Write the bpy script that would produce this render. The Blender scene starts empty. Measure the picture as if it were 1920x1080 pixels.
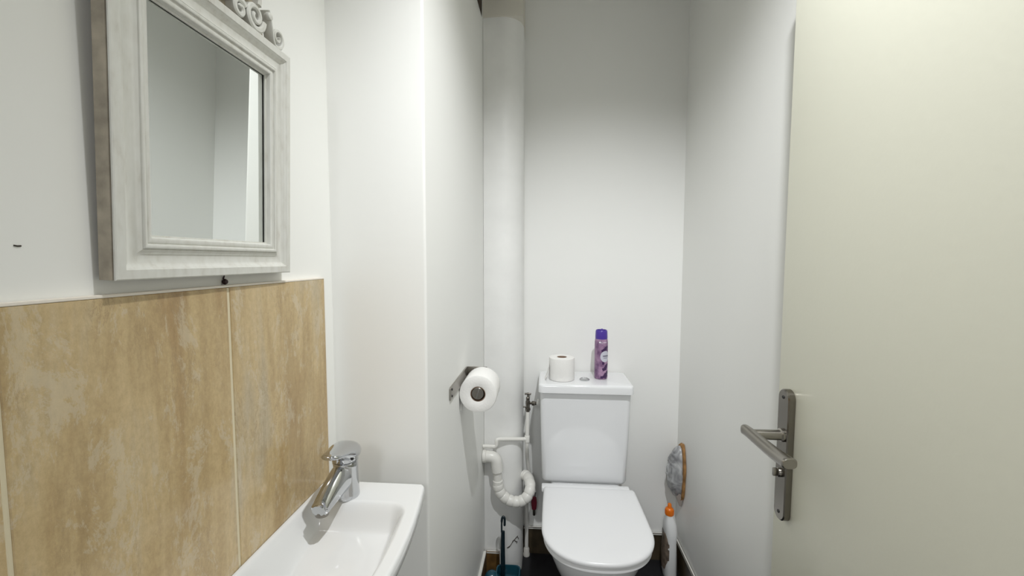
import bpy, bmesh, math, random
from mathutils import Vector, Matrix, noise

C = bpy.context.scene.collection
PI = math.pi
random.seed(4)

# ------------------------------------------------------------------ materials
def srgb(r, g, b):
    f = lambda c: (c/12.92 if c <= .04045 else ((c+.055)/1.055)**2.4)
    return (f(r/255), f(g/255), f(b/255), 1)

def mat(name, col, rough=.5, metal=0., bump=0., bscale=200., spec=.5, coat=0., var=0., vscale=6.):
    m = bpy.data.materials.new(name); m.use_nodes = True
    nt = m.node_tree; n = nt.nodes; l = nt.links
    b = n['Principled BSDF']
    b.inputs['Base Color'].default_value = col
    b.inputs['Roughness'].default_value = rough
    b.inputs['Metallic'].default_value = metal
    b.inputs['Specular IOR Level'].default_value = spec
    b.inputs['Coat Weight'].default_value = coat
    tc = n.new('ShaderNodeTexCoord')
    if bump:
        t = n.new('ShaderNodeTexNoise'); t.inputs['Scale'].default_value = bscale
        t.inputs['Detail'].default_value = 4
        bp = n.new('ShaderNodeBump'); bp.inputs['Strength'].default_value = bump
        bp.inputs['Distance'].default_value = .002
        l.new(tc.outputs['Object'], t.inputs['Vector'])
        l.new(t.outputs['Fac'], bp.inputs['Height']); l.new(bp.outputs['Normal'], b.inputs['Normal'])
    if var:
        t = n.new('ShaderNodeTexNoise'); t.inputs['Scale'].default_value = vscale
        t.inputs['Detail'].default_value = 6
        r = n.new('ShaderNodeValToRGB')
        r.color_ramp.elements[0].position = .3; r.color_ramp.elements[1].position = .7
        r.color_ramp.elements[0].color = tuple(max(0, c*(1-var)) for c in col[:3]) + (1,)
        r.color_ramp.elements[1].color = tuple(min(1, c*(1+var*.4)) for c in col[:3]) + (1,)
        l.new(tc.outputs['Object'], t.inputs['Vector'])
        l.new(t.outputs['Fac'], r.inputs['Fac']); l.new(r.outputs['Color'], b.inputs['Base Color'])
    return m

WALL = (.91, .912, .880, 1)
M = {}
M['wall'] = mat('wall_paint', WALL, .42, bump=.10, bscale=60, spec=.35)
M['pipe_paint'] = mat('pipe_paint', (.89, .89, .865, 1), .4, bump=.5, bscale=22, spec=.4, var=.05, vscale=9)
M['ceiling'] = mat('ceiling_paint', (.80, .79, .74, 1), .7)
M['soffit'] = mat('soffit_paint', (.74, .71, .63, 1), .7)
M['dark_gap'] = mat('gap_shade', (.05, .035, .022, 1), .7)  # dark brown that paints the shade inside an open gap
M['door'] = mat('door_paint', (.77, .765, .645, 1), .38, bump=.08, bscale=90, spec=.4)
M['floor'] = mat('floor_dark', (.012, .012, .015, 1), .55, var=.4, vscale=25)
M['skirt'] = mat('skirting_tile', (.075, .056, .032, 1), .3, var=.5, vscale=18)
M['caulk'] = mat('caulk', (.80, .79, .73, 1), .5)
M['ceramic'] = mat('white_ceramic', (.88, .89, .895, 1), .12, spec=.5, coat=.3)
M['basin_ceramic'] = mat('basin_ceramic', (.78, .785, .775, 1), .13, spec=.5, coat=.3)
M['plastic_white'] = mat('white_plastic', (.90, .905, .91, 1), .25, spec=.45)
M['pvc'] = mat('pvc_white', (.83, .82, .77, 1), .32)
M['pvc_grey'] = mat('pvc_joint', (.62, .60, .55, 1), .45)
M['chrome'] = mat('chrome', (.56, .57, .585, 1), .05, 1)
M['brass'] = mat('tarnished_metal', (.17, .155, .135, 1), .25, 1)
M['steel'] = mat('brushed_steel', (.36, .34, .31, 1), .28, 1, bump=.05, bscale=300)
M['steel_dark'] = mat('satin_nickel', (.24, .225, .20, 1), .25, 1)
M['black'] = mat('black_hole', (.012, .011, .010, 1), .6)
M['mirror'] = mat('mirror_silver', (.86, .89, .87, 1), .0, 1)
M['paper'] = mat('tissue_paper', (.90, .89, .86, 1), .85, bump=.35, bscale=180, spec=.1)
M['core'] = mat('cardboard', (.30, .20, .14, 1), .8)
M['teal'] = mat('teal_plastic', (.012, .075, .11, 1), .2, coat=.3)
M['teal_dark'] = mat('dark_teal_plastic', (.006, .017, .024, 1), .25)
M['bottle'] = mat('bottle_white', (.80, .81, .80, 1), .3)
M['label_brown'] = mat('bottle_label', (.22, .17, .13, 1), .4, var=.6, vscale=60)
M['orange'] = mat('orange_cap', (.85, .20, .01, 1), .3)
M['red'] = mat('red_handle', (.085, .004, .012, 1), .3)
M['purple_cap'] = mat('purple_cap', (.075, .035, .33, 1), .3)
M['lid_print'] = mat('white_print', (.85, .83, .88, 1), .4)
M['disc'] = mat('label_disc', (.62, .62, .70, 1), .4)
M['grey_print'] = mat('grey_print', (.22, .21, .27, 1), .5)
M['flower'] = mat('dark_purple_print', (.045, .012, .075, 1), .4)
M['rust'] = mat('broken_edge', (.42, .22, .075, 1), .8, bump=.8, bscale=60, var=.5, vscale=40)
M['crack'] = mat('crack_line', (.05, .04, .03, 1), .9)
M['screw'] = mat('rusty_screw', (.03, .008, .008, 1), .6)
M['grout'] = mat('grout', (.74, .66, .47, 1), .7)
M['tile_edge'] = mat('tile_edge', (.86, .80, .71, 1), .5)

def can_material():
    m = mat('can_print', (.25, .13, .25, 1), .35)
    nt = m.node_tree; n = nt.nodes; l = nt.links; b = n['Principled BSDF']
    tc = n.new('ShaderNodeTexCoord')
    mp = n.new('ShaderNodeMapping'); mp.inputs['Scale'].default_value = (26, 26, 18)
    mp.inputs['Rotation'].default_value = (0, .6, 0)
    t = n.new('ShaderNodeTexNoise'); t.inputs['Scale'].default_value = 1.6; t.inputs['Detail'].default_value = 5
    r = n.new('ShaderNodeValToRGB')
    r.color_ramp.elements[0].position = .33; r.color_ramp.elements[0].color = (.13, .055, .15, 1)
    r.color_ramp.elements[1].position = .62; r.color_ramp.elements[1].color = (.42, .26, .40, 1)
    l.new(tc.outputs['Object'], mp.inputs['Vector']); l.new(mp.outputs['Vector'], t.inputs['Vector'])
    l.new(t.outputs['Fac'], r.inputs['Fac']); l.new(r.outputs['Color'], b.inputs['Base Color'])
    return m
M['can'] = can_material()

def whitewash():
    """white paint rubbed thin over wood, greyer in streaks along the grain"""
    m = mat('whitewashed_wood', (.70, .70, .65, 1), .55, spec=.3)
    nt = m.node_tree; n = nt.nodes; l = nt.links; b = n['Principled BSDF']
    tc = n.new('ShaderNodeTexCoord')
    mp = n.new('ShaderNodeMapping'); mp.inputs['Scale'].default_value = (60, 40, 14)
    t = n.new('ShaderNodeTexNoise'); t.inputs['Scale'].default_value = 3; t.inputs['Detail'].default_value = 8
    r = n.new('ShaderNodeValToRGB'); e = r.color_ramp.elements
    e[0].position = .22; e[0].color = (.60, .585, .53, 1)
    e[1].position = .60; e[1].color = (.72, .72, .675, 1)
    k = e.new(.40); k.color = (.68, .675, .625, 1)
    bp = n.new('ShaderNodeBump'); bp.inputs['Strength'].default_value = .2; bp.inputs['Distance'].default_value = .001
    l.new(tc.outputs['Object'], mp.inputs['Vector']); l.new(mp.outputs['Vector'], t.inputs['Vector'])
    l.new(t.outputs['Fac'], r.inputs['Fac']); l.new(r.outputs['Color'], b.inputs['Base Color'])
    l.new(t.outputs['Fac'], bp.inputs['Height']); l.new(bp.outputs['Normal'], b.inputs['Normal'])
    return m
M['whitewash'] = whitewash()
M['frame_side'] = mat('shaded_frame_side', (.44, .39, .31, 1), .7, var=.3, vscale=50)  # brown-grey, with the shade of the frame's side put into the colour
M['frame_dark'] = mat('frame_groove', (.06, .045, .03, 1), .8)

def travertine():
    m = mat('travertine_tile', (.55, .42, .22, 1), .13, spec=.5)
    nt = m.node_tree; n = nt.nodes; l = nt.links; b = n['Principled BSDF']
    tc = n.new('ShaderNodeTexCoord')
    def nz(sc, scale, detail, rough=.6, dist=0., off=(0, 0, 0)):
        mp = n.new('ShaderNodeMapping'); mp.inputs['Scale'].default_value = sc
        mp.inputs['Location'].default_value = off
        t = n.new('ShaderNodeTexNoise'); t.inputs['Scale'].default_value = scale
        t.inputs['Detail'].default_value = detail; t.inputs['Roughness'].default_value = rough
        t.inputs['Distortion'].default_value = dist
        l.new(tc.outputs['Object'], mp.inputs['Vector']); l.new(mp.outputs['Vector'], t.inputs['Vector'])
        return t.outputs['Fac']
    def ramp(src, stops):
        r = n.new('ShaderNodeValToRGB'); e = r.color_ramp.elements
        e[0].position, e[0].color = stops[0]; e[1].position, e[1].color = stops[-1]
        for p, c in stops[1:-1]:
            k = e.new(p); k.color = c
        l.new(src, r.inputs['Fac']); return r.outputs['Color']
    def mix(mode, fac, a, c):
        x = n.new('ShaderNodeMix'); x.data_type = 'RGBA'; x.blend_type = mode
        if isinstance(fac, float): x.inputs[0].default_value = fac
        else: l.new(fac, x.inputs[0])
        for s, v in ((6, a), (7, c)):
            if isinstance(v, tuple): x.inputs[s].default_value = v
            else: l.new(v, x.inputs[s])
        return x.outputs[2]
    big = nz((1, 6, 1.3), 2.2, 6, .6, .25)
    col = ramp(big, [(.30, (.42, .285, .140, 1)), (.44, (.53, .40, .215, 1)), (.55, (.61, .475, .27, 1)), (.68, (.56, .475, .33, 1))])
    fine = nz((1, 34, 22), 4.0, 9, .8, .1)
    col = mix('MULTIPLY', .8, col, ramp(fine, [(.3, (.76, .73, .68, 1)), (.65, (1.09, 1.08, 1.06, 1))]))
    streak = nz((1, 30, 1.4), 2.0, 5, .6, .1, (0, 11, 0))
    col = mix('MULTIPLY', .6, col, ramp(streak, [(.35, (.85, .82, .77, 1)), (.6, (1.05, 1.04, 1.02, 1))]))
    # pale chalky patches and fossil-like veins
    patch = nz((1, 9, 4.0), 2.3, 12, .82, .35, (0, 3, 1))
    pf = ramp(patch, [(.535, (0, 0, 0, 1)), (.565, (1, 1, 1, 1))])
    col = mix('MIX', mix('MULTIPLY', 1.0, pf, (.42, .42, .42, 1)), col, (.66, .585, .44, 1))
    vein = nz((1, 16, 3.6), 2.0, 8, .75, .6, (0, 7, 2))
    vf = ramp(vein, [(.488, (0, 0, 0, 1)), (.5, (1, 1, 1, 1)), (.512, (0, 0, 0, 1))])
    spots = nz((1, 7, 3), 2.0, 3, .5, .2, (0, 1, 9))
    vf = mix('MULTIPLY', 1.0, vf, ramp(spots, [(.5, (0, 0, 0, 1)), (.6, (1, 1, 1, 1))]))
    col = mix('MIX', mix('MULTIPLY', 1.0, vf, (.75, .75, .75, 1)), col, (.34, .24, .13, 1))
    l.new(col, b.inputs['Base Color'])
    return m
M['travertine'] = travertine()

def bag_material():
    m = mat('grey_plastic_film', (.33, .34, .35, 1), .25, coat=.2)
    nt = m.node_tree; n = nt.nodes; l = nt.links; b = n['Principled BSDF']
    tc = n.new('ShaderNodeTexCoord')
    t = n.new('ShaderNodeTexNoise'); t.inputs['Scale'].default_value = 15; t.inputs['Detail'].default_value = 4
    t.inputs['Distortion'].default_value = 1.5
    r = n.new('ShaderNodeValToRGB'); e = r.color_ramp.elements
    e[0].position = .34; e[0].color = (.20, .20, .21, 1); e[1].position = .62; e[1].color = (.58, .59, .59, 1)
    bp = n.new('ShaderNodeBump'); bp.inputs['Strength'].default_value = .8; bp.inputs['Distance'].default_value = .006
    l.new(tc.outputs['Object'], t.inputs['Vector']); l.new(t.outputs['Fac'], r.inputs['Fac'])
    l.new(r.outputs['Color'], b.inputs['Base Color'])
    l.new(t.outputs['Fac'], bp.inputs['Height']); l.new(bp.outputs['Normal'], b.inputs['Normal'])
    return m
M['bag'] = bag_material()

# ------------------------------------------------------------------ mesh helpers
def obj(name, bm, m, parent=None, smooth=True, angle=40):
    bmesh.ops.remove_doubles(bm, verts=bm.verts, dist=1e-6)
    bmesh.ops.recalc_face_normals(bm, faces=bm.faces)
    if smooth:
        for f in bm.faces: f.smooth = True
        for e in bm.edges:
            if len(e.link_faces) == 2 and e.calc_face_angle(0) > math.radians(angle): e.smooth = False
    me = bpy.data.meshes.new(name); 
    o = bpy.data.objects.new(name, me); C.objects.link(o)
    if parent is not None:
        o.parent = parent
        bmesh.ops.translate(bm, verts=bm.verts, vec=-parent_world(parent))
    bm.to_mesh(me); bm.free()
    for x in (m if isinstance(m, (list, tuple)) else [m]): me.materials.append(x)
    return o

def parent_world(p):
    v = Vector((0, 0, 0))
    while p is not None:
        v += p.location; p = p.parent
    return v

def thing(name, label, cat, loc=(0, 0, 0), group=None):
    o = bpy.data.objects.new(name, None); C.objects.link(o); o.location = loc
    o.empty_display_size = .05
    o['label'] = label; o['category'] = cat
    if group: o['group'] = group
    return o

def tag(o, label, cat):
    o['label'] = label; o['category'] = cat; return o

def struct(name, bm, m, parent=None, **k):
    o = obj(name, bm, m, parent, **k)
    if parent is None: o['kind'] = 'structure'
    return o

def add_box(bm, x0, x1, y0, y1, z0, z1, bev=0, seg=2, mi=0):
    r = bmesh.ops.create_cube(bm, size=1)
    vs = r['verts']
    for v in vs:
        v.co = Vector(((x0+x1)/2 + v.co.x*(x1-x0), (y0+y1)/2 + v.co.y*(y1-y0), (z0+z1)/2 + v.co.z*(z1-z0)))
    fs = set(f for v in vs for f in v.link_faces)
    for f in fs: f.material_index = mi
    if bev:
        es = list(set(e for v in vs for e in v.link_edges))
        bmesh.ops.bevel(bm, geom=es, offset=bev, segments=seg, profile=.5, affect='EDGES')
    return bm

def box(*a, **k):
    return add_box(bmesh.new(), *a, **k)

def loft(bm, rings, cap0=True, cap1=True, closed=True, mi=0):
    vr = [[bm.verts.new(p) for p in r] for r in rings]
    n = len(vr[0])
    for a, b in zip(vr, vr[1:]):
        for i in range(n if closed else n-1):
            j = (i+1) % n
            f = bm.faces.new((a[i], a[j], b[j], b[i])); f.material_index = mi
    if cap0: bm.faces.new(vr[0][::-1]).material_index = mi
    if cap1: bm.faces.new(vr[-1]).material_index = mi
    return bm

def lathe(bm, prof, o=(0, 0, 0), axis=(0, 0, 1), seg=32, mi=0, cap0=True, cap1=True):
    """prof: list of (radius, distance along axis)"""
    ax = Vector(axis).normalized(); o = Vector(o)
    u = ax.orthogonal().normalized(); w = ax.cross(u)
    rings = [[o + ax*h + (u*math.cos(2*PI*i/seg) + w*math.sin(2*PI*i/seg))*max(r, 1e-5) for i in range(seg)] for r, h in prof]
    return loft(bm, rings, cap0, cap1, mi=mi)

def catmull(pts, n=8):
    P = [Vector(p) for p in pts]
    P = [P[0]*2-P[1]] + P + [P[-1]*2-P[-2]]
    out = []
    for i in range(1, len(P)-2):
        for k in range(n):
            t = k/n; a, b, c, d = P[i-1:i+3]
            out.append(.5*((2*b) + (c-a)*t + (2*a-5*b+4*c-d)*t*t + (3*b-a-3*c+d)*t**3))
    out.append(P[-2]); return out

def tube(bm, pts, r, seg=16, mi=0, cap=True):
    """round tube along a polyline; r is a number or one radius per point"""
    P = [Vector(p) for p in pts]; n = len(P)
    R = r if isinstance(r, (list, tuple)) else [r]*n
    T = []
    for i in range(n):
        a = P[max(0, i-1)]; b = P[min(n-1, i+1)]; T.append((b-a).normalized())
    u = T[0].orthogonal().normalized(); rings = []
    for i in range(n):
        u = (u - T[i]*u.dot(T[i])).normalized(); w = T[i].cross(u)
        rings.append([P[i] + (u*math.cos(2*PI*k/seg) + w*math.sin(2*PI*k/seg))*R[i] for k in range(seg)])
    return loft(bm, rings, cap, cap, mi=mi)

def bend(pts, rad=.02, n=6):
    """polyline with its inner corners rounded"""
    P = [Vector(p) for p in pts]; out = [P[0]]
    for a, b, c in zip(P, P[1:], P[2:]):
        d1 = (a-b); d2 = (c-b); r = min(rad, d1.length*.49, d2.length*.49)
        p = b + d1.normalized()*r; q = b + d2.normalized()*r
        for k in range(n+1):
            t = k/n; out.append(p*(1-t)**2 + b*2*t*(1-t) + q*t*t)
    out.append(P[-1]); return out

def prism(bm, poly, z0, z1, mi=0):
    """plan polygon extruded upward"""
    return loft(bm, [[Vector((x, y, z0)) for x, y in poly], [Vector((x, y, z1)) for x, y in poly]], mi=mi)

def rrect(x0, x1, y0, y1, r, n=6):
    out = []
    for cx, cy, a in ((x1-r, y1-r, 0), (x0+r, y1-r, 90), (x0+r, y0+r, 180), (x1-r, y0+r, 270)):
        for k in range(n+1):
            t = math.radians(a + 90*k/n); out.append((cx + r*math.cos(t), cy + r*math.sin(t)))
    return out

# ------------------------------------------------------------------ room shell
YB = 1.80                # back wall
XR = .573                # right wall
ZC = 2.50                # ceiling
YF = .863                # step face beyond the basin
SKX = lambda y: -.2455 + (y-YF)*(.0095/.767)      # face of the narrow part's left wall

struct('floor', box(-.62, .75, -.35, 1.95, -.05, 0), M['floor'])
struct('ceiling', box(-.62, .75, -.35, 1.95, ZC, ZC+.05), M['ceiling'])
# left wall: recess with the basin, then the step and the narrow part beside the toilet
c = [(-.2515, YF)] + [(-.2515 + .006*math.sin(a), YF+.006 - .006*math.cos(a)) for a in [math.radians(15*k) for k in range(1, 7)]]
bm = prism(bmesh.new(), [(-.45, -.35), (-.45, YF)] + c + [(SKX(YB), YB), (SKX(YB), 1.95), (-.62, 1.95), (-.62, -.35)], 0, ZC)
struct('wall_left', bm, M['wall'], angle=25)
struct('wall_back', box(SKX(YB), XR, YB, 1.95, 0, ZC), M['wall'])
struct('wall_right', box(XR, .75, -.35, 1.95, 0, ZC), M['wall'])
bm = box(-.45, -.40, -.35, -.22, 0, 2.06); add_box(bm, .50, XR, -.35, -.22, 0, 2.06); add_box(bm, -.45, XR, -.35, -.22, 2.06, ZC)
struct('wall_front', bm, M['wall'])

def skirting(name, x0, x1, y0, y1, cap):
    bm = box(x0, x1, y0, y1, 0, .112, mi=0)
    add_box(bm, *cap, .112, .122, bev=.002, mi=1)
    return struct(name, bm, [M['skirt'], M['caulk']])
skirting('baseboard_right', XR-.009, XR, .95, YB-.009, (XR-.010, XR, .95, YB-.009))
skirting('baseboard_back', -.084, XR-.009, YB-.009, YB, (-.084, XR-.010, YB-.012, YB))
# along the narrow part's left wall (that wall runs very slightly skew)
bm = bmesh.new()
prism(bm, [(SKX(.90), .90), (SKX(.90)+.009, .90), (SKX(1.62)+.009, 1.62), (SKX(1.62), 1.62)], 0, .112, 0)
prism(bm, [(SKX(.90), .90), (SKX(.90)+.010, .90), (SKX(1.62)+.010, 1.62), (SKX(1.62), 1.62)], .112, .122, 1)
struct('baseboard_left', bm, [M['skirt'], M['caulk']])
bm = box(SKX(1.63)+.010, -.172, 1.6205, 1.6295, 0, .112)
add_box(bm, SKX(1.63)+.010, -.172, 1.6185, 1.6295, .112, .122, bev=.002, mi=1)
struct('baseboard_corner', bm, [mat('skirting_tile_lit', (.20, .11, .035, 1), .3, var=.55, vscale=22), M['caulk']])  # lit copy of the skirting tile, its brighter orange painted in

# lowered box above the pipe, with a dark solid wedge put in for the shaded gap at the left wall
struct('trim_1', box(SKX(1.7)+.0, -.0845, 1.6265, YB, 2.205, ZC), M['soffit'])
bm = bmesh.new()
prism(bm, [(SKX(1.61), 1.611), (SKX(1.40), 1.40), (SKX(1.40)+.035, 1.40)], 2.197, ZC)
struct('gap_wedge', bm, M['dark_gap'])

# ------------------------------------------------------------------ soil pipe in the back left corner
px0 = SKX(1.7)
poly = [(px0, YB), (px0, 1.632), (-.185, 1.630)] + [(-.165 + .08*math.sin(a), 1.71 - .08*math.cos(a)) for a in [math.radians(90*k/16) for k in range(17)]] + [(-.085, YB)]
pipe = thing('soil_pipe', 'wide vertical white painted pipe in the back left corner behind the plumbing', 'pipe', (-.165, 1.71, 0))
N = 40; rings = []
for k in range(N+1):
    z = 2.205*k/N
    rings.append([Vector((x + (.0018*noise.noise(Vector((x*9, y*9, z*5))) if y < YB-.001 and x > px0+.001 else 0), y + (.0022*noise.noise(Vector((x*8, z*6, 3))) if y < YB-.001 else 0), z)) for x, y in poly])
obj('pipe_shell', loft(bmesh.new(), rings), M['pipe_paint'], pipe)
def on_pipe(x, z, d=.0012):
    a = max(0, x + .165)
    y = 1.71 - math.sqrt(max(.08**2 - a*a, 0))
    return Vector((x + (d*a/.08), y - d, z))
bm = bmesh.new()
ck = [(-.143, .132), (-.136, .134), (-.130, .138), (-.124, .147), (-.119, .155), (-.113, .158), (-.107, .163), (-.101, .166)]
tube(bm, [on_pipe(*p) for p in ck], [.0012, .0022, .0014, .0012, .002, .0012, .0016, .001], 6)
tube(bm, [on_pipe(*p) for p in ((-.115, .157), (-.110, .148), (-.104, .143), (-.106, .137))], .0014, 6)
tube(bm, [on_pipe(*p) for p in ((-.104, .164), (-.100, .156), (-.099, .149))], .0012, 6)
obj('crack', bm, M['crack'], pipe)

# ------------------------------------------------------------------ splashback
sb = thing('tile_splashback', 'beige travertine wall tiles above the hand basin, under the mirror', 'splashback', (-.45, .5, .80))
ts = [(-.20, .0462), (.0498, .3005), (.3048, .5555), (.5605, .815)]
for i, (y0, y1) in enumerate(ts[1:] if False else ts):
    bm = box(-.4495, -.4415, y0, y1, .80, 1.2605, bev=.0008, seg=1)
    obj('tile', bm, M['travertine'], sb, smooth=False)
obj('grout', box(-.4495, -.4427, -.2, .8145, .80, 1.2598), M['grout'], sb, smooth=False)
bm = box(-.4495, -.4412, -.2, .8158, 1.2607, 1.2640, bev=.0006, seg=1)
add_box(bm, -.4495, -.4414, .8153, .8166, .80, 1.2607)
obj('edge_trim', bm, M['tile_edge'], sb, smooth=False)

# rusty screw in the wall between the mirror and the tiles, and its plug hole
t = thing('wall_screw', 'small dark rusty screw between mirror bottom and beige tiles', 'screw', (-.449, .559, 1.2685))
obj('head', lathe(bmesh.new(), [(.0002, .0), (.0035, .0), (.0042, .002), (.003, .0045), (.0002, .005)], (-.449, .559, 1.2685), (1, 0, 0), 12), M['screw'], t)
obj('shank', tube(bmesh.new(), [(-.4495, .559, 1.272), (-.447, .559, 1.279)], [.0012, .0006], 8), M['screw'], t)

# ------------------------------------------------------------------ mirror
Y0, Y1, Z0, Z1 = .389, .6835, 1.279, 1.630
mir = thing('framed_mirror', 'whitewashed wooden framed mirror with carved scroll crest above beige tiles', 'mirror', (-.4495, (Y0+Y1)/2, Z0))
XW = -.4485
def frame_ring(u, h):
    h *= .78
    return [Vector((XW+h, Y0+u, Z0+u)), Vector((XW+h, Y1-u, Z0+u)), Vector((XW+h, Y1-u, Z1-u)), Vector((XW+h, Y0+u, Z1-u))]
def frame_mesh(prof):
    bm = bmesh.new(); loft(bm, [frame_ring(u, h) for u, h in prof], False, False); return bm
prof = [(.048, .0100), (.010, .0100), (.010, .0205), (.001, .0205), (.000, .0212), (.000, .0235), (.0012, .0245), (.0105, .0245), (.0112, .0225), (.0125, .0215)]
for k in range(9):                       # hollow cove
    t = k/8; prof.append((.0135 + .0185*t, .0212 - .0062*math.sin(PI*(.08+.86*t))**1 ))
prof += [(.0325, .0190), (.0332, .0212)]
for k in range(1, 8):                    # two beads
    a = PI*k/8; prof.append((.0353 - .0021*math.cos(a), .0205 + .0016*math.sin(a)))
prof += [(.0378, .0178), (.0385, .0176)]
for k in range(1, 10):
    a = PI*k/10; prof.append((.0418 - .0033*math.cos(a), .0168 + .0022*math.sin(a)))
prof += [(.0455, .0140), (.0462, .0078), (.048, .0072), (.048, .0100)]
fr = obj('frame', frame_mesh(prof), M['whitewash'], mir, angle=32)
bk = frame_mesh([(.040, .0), (.0006, .0), (.0002, .0006), (.0002, .0185), (.001, .0190), (.009, .0190), (.009, .0090), (.04, .0090), (.04, 0)])
obj('backing_frame', bk, M['frame_side'], mir, smooth=False)
obj('groove', frame_mesh([(.008, .0188), (.0018, .0188), (.0018, .0207), (.008, .0207), (.008, .0188)]), M['frame_dark'], mir, smooth=False)
# black strip standing in for the shaded gap round the edge of the glass
obj('glass_gap_shade', frame_mesh([(.0445, .0048), (.0445, .0066), (.0474, .0066), (.0474, .0048), (.0445, .0048)]), M['black'], mir, smooth=False)
GX = XW+.0042
obj('mirror_glass', box(GX-.004, GX, Y0+.044, Y1-.044, Z0+.044, Z1-.044), M['mirror'], mir, smooth=False)

def scroll(cy, cz, r0, turns, a0, sgn, depth, thick, tail=None, x0=None):
    """spiral ribbon standing on edge against the wall side; returns a bmesh"""
    bm = bmesh.new(); n = int(28*turns)
    pts = []
    for k in range(n+1):
        t = k/n; r = r0*(1 - .80*t); a = a0 + sgn*2*PI*turns*t
        pts.append((cy + r*math.cos(a), cz + r*math.sin(a), thick*(1-.45*t)))
    if tail: pts = [(y, z, th) for y, z, th in tail] + pts
    xb = x0 if x0 is not None else XW+.003
    rings = []
    for i, (y, z, th) in enumerate(pts):
        a = pts[max(0, i-1)]; b = pts[min(len(pts)-1, i+1)]
        d = Vector((0, b[0]-a[0], b[1]-a[1])).normalized(); nn = Vector((0, -d.z, d.y))
        p = Vector((0, y, z)); h = th/2
        f = depth*.12
        rings.append([p - nn*h + Vector((xb, 0, 0)), p - nn*h + Vector((xb+depth-f, 0, 0)), p - nn*h*.5 + Vector((xb+depth, 0, 0)),
                      p + nn*h*.5 + Vector((xb+depth, 0, 0)), p + nn*h + Vector((xb+depth-f, 0, 0)), p + nn*h + Vector((xb, 0, 0))])
    loft(bm, rings); return bm
MC = (Y0+Y1)/2
for s in (1, -1):
    Q = lambda y: MC + s*(y-MC)
    # small end volute sitting on the corner
    tail = [(Q(.632), Z1+.046, .003), (Q(.6365), Z1+.034, .003), (Q(.640), Z1+.022, .0035), (Q(.643), Z1+.008, .004), (Q(.647), Z1+.002, .004)]
    obj('scroll', scroll(Q(.6545), Z1+.0165, .0145, 1.35, -PI/2 if s > 0 else -PI/2, s, .015, .0062, tail), M['whitewash'], mir, angle=30)
    # large volute
    tail = [(Q(.640), Z1+.052, .005), (Q(.6255), Z1+.040, .006), (Q(.6225), Z1+.024, .006)]
    obj('scroll', scroll(Q(.601), Z1+.0205, .0195, 1.6, 0 if s > 0 else PI, -s, .0165, .0092, None), M['whitewash'], mir, angle=30)
    obj('scroll', scroll(Q(.590), Z1+.052, .026, 1.2, -.4 if s > 0 else PI+.4, s, .013, .008, None), M['whitewash'], mir, angle=30)
    # leaf turned over beside it
    obj('scroll', scroll(Q(.571), Z1+.014, .0135, 1.3, PI*.2 if s > 0 else PI*.8, s, .0155, .009, None), M['whitewash'], mir, angle=30)
    obj('scroll', scroll(Q(.548), Z1+.030, .020, 1.3, PI if s > 0 else 0, -s, .015, .008, None), M['whitewash'], mir, angle=30)
    bm = bmesh.new(); lathe(bm, [(.0003, 0), (.0045, .001), (.0062, .005), (.0052, .009), (.0003, .0115)], (XW+.009, Q(.6345), Z1+.0375), (1, 0, .1), 18)
    obj('scroll_ball', bm, M['whitewash'], mir)
# thin back plate the scrolls are carved from
bm = bmesh.new()
ol = [(.640, .001), (.634, .010), (.628, .026), (.622, .045), (.607, .062), (.585, .075), (.56, .085), (.5345, .10)]
pl = [(y, Z1+z) for y, z in ol] + [(2*MC-y, Z1+z) for y, z in reversed(ol[:-1])]
loft(bm, [[Vector((XW+.002, y, z)) for y, z in pl], [Vector((XW+.0055, y, z)) for y, z in pl]])
obj('crest_plate', bm, M['frame_side'], mir, smooth=False)
mir.rotation_euler = (0, math.radians(2.0), math.radians(.5)); mir.location.x += .0022

# ------------------------------------------------------------------ hand basin
ZB = .850; BY0, BY1 = .395, .806
basin = thing('hand_basin', 'small white ceramic hand basin on the left wall under beige tiles', 'basin', (-.45, .6, .70))
def bow(y):      # right (room side) edge of the basin
    t = (y-BY0)/(BY1-BY0); return -.2365 + .020*math.sin(PI*max(0, min(1, t)))**.9
def outline(inset=0, n=26, r=.016):
    xw = -.4408 + (inset if inset > 0 else 0)
    pts = []
    y0, y1 = BY0+inset, BY1-inset
    pts.append((xw, y0)); 
    for k in range(7):
        a = math.radians(-90 + 90*k/6); pts.append((bow(y0+r)-inset-r + r*math.cos(a), y0+r + r*math.sin(a)))
    for k in range(1, n):
        y = y0+r + (y1-y0-2*r)*k/n; pts.append((bow(y)-inset, y))
    for k in range(7):
        a = math.radians(90*k/6); pts.append((bow(y1-r)-inset-r + r*math.cos(a), y1-r + r*math.sin(a)))
    pts.append((xw, y1)); return pts
def sd_bowl(x, y):
    """signed distance (approx.) into the bowl, positive inside"""
    xa, xb = -.4335, bow(y)-.026
    ya, yb = BY0+.05, .733
    dx_ = min(x-xa, xb-x); dy_ = min(y-ya, yb-y); r = .028
    if dx_ < r and dy_ < r:
        return r - math.hypot(r-dx_, r-dy_)
    return min(dx_, dy_)
def ztop(x, y):
    d = sd_bowl(x, y)
    t = max(0, min(1, (d+.004)/.032)); s = t*t*(3-2*t)
    g = max(0, min(1, (.735-y)/.22))                 # the floor falls away from the tap
    return ZB - s*(.042 + .036*g*g*(3-2*g)) - .02*max(0, d-.03)*g
NX, NY = 110, 150
bm = bmesh.new(); G = []
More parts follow.
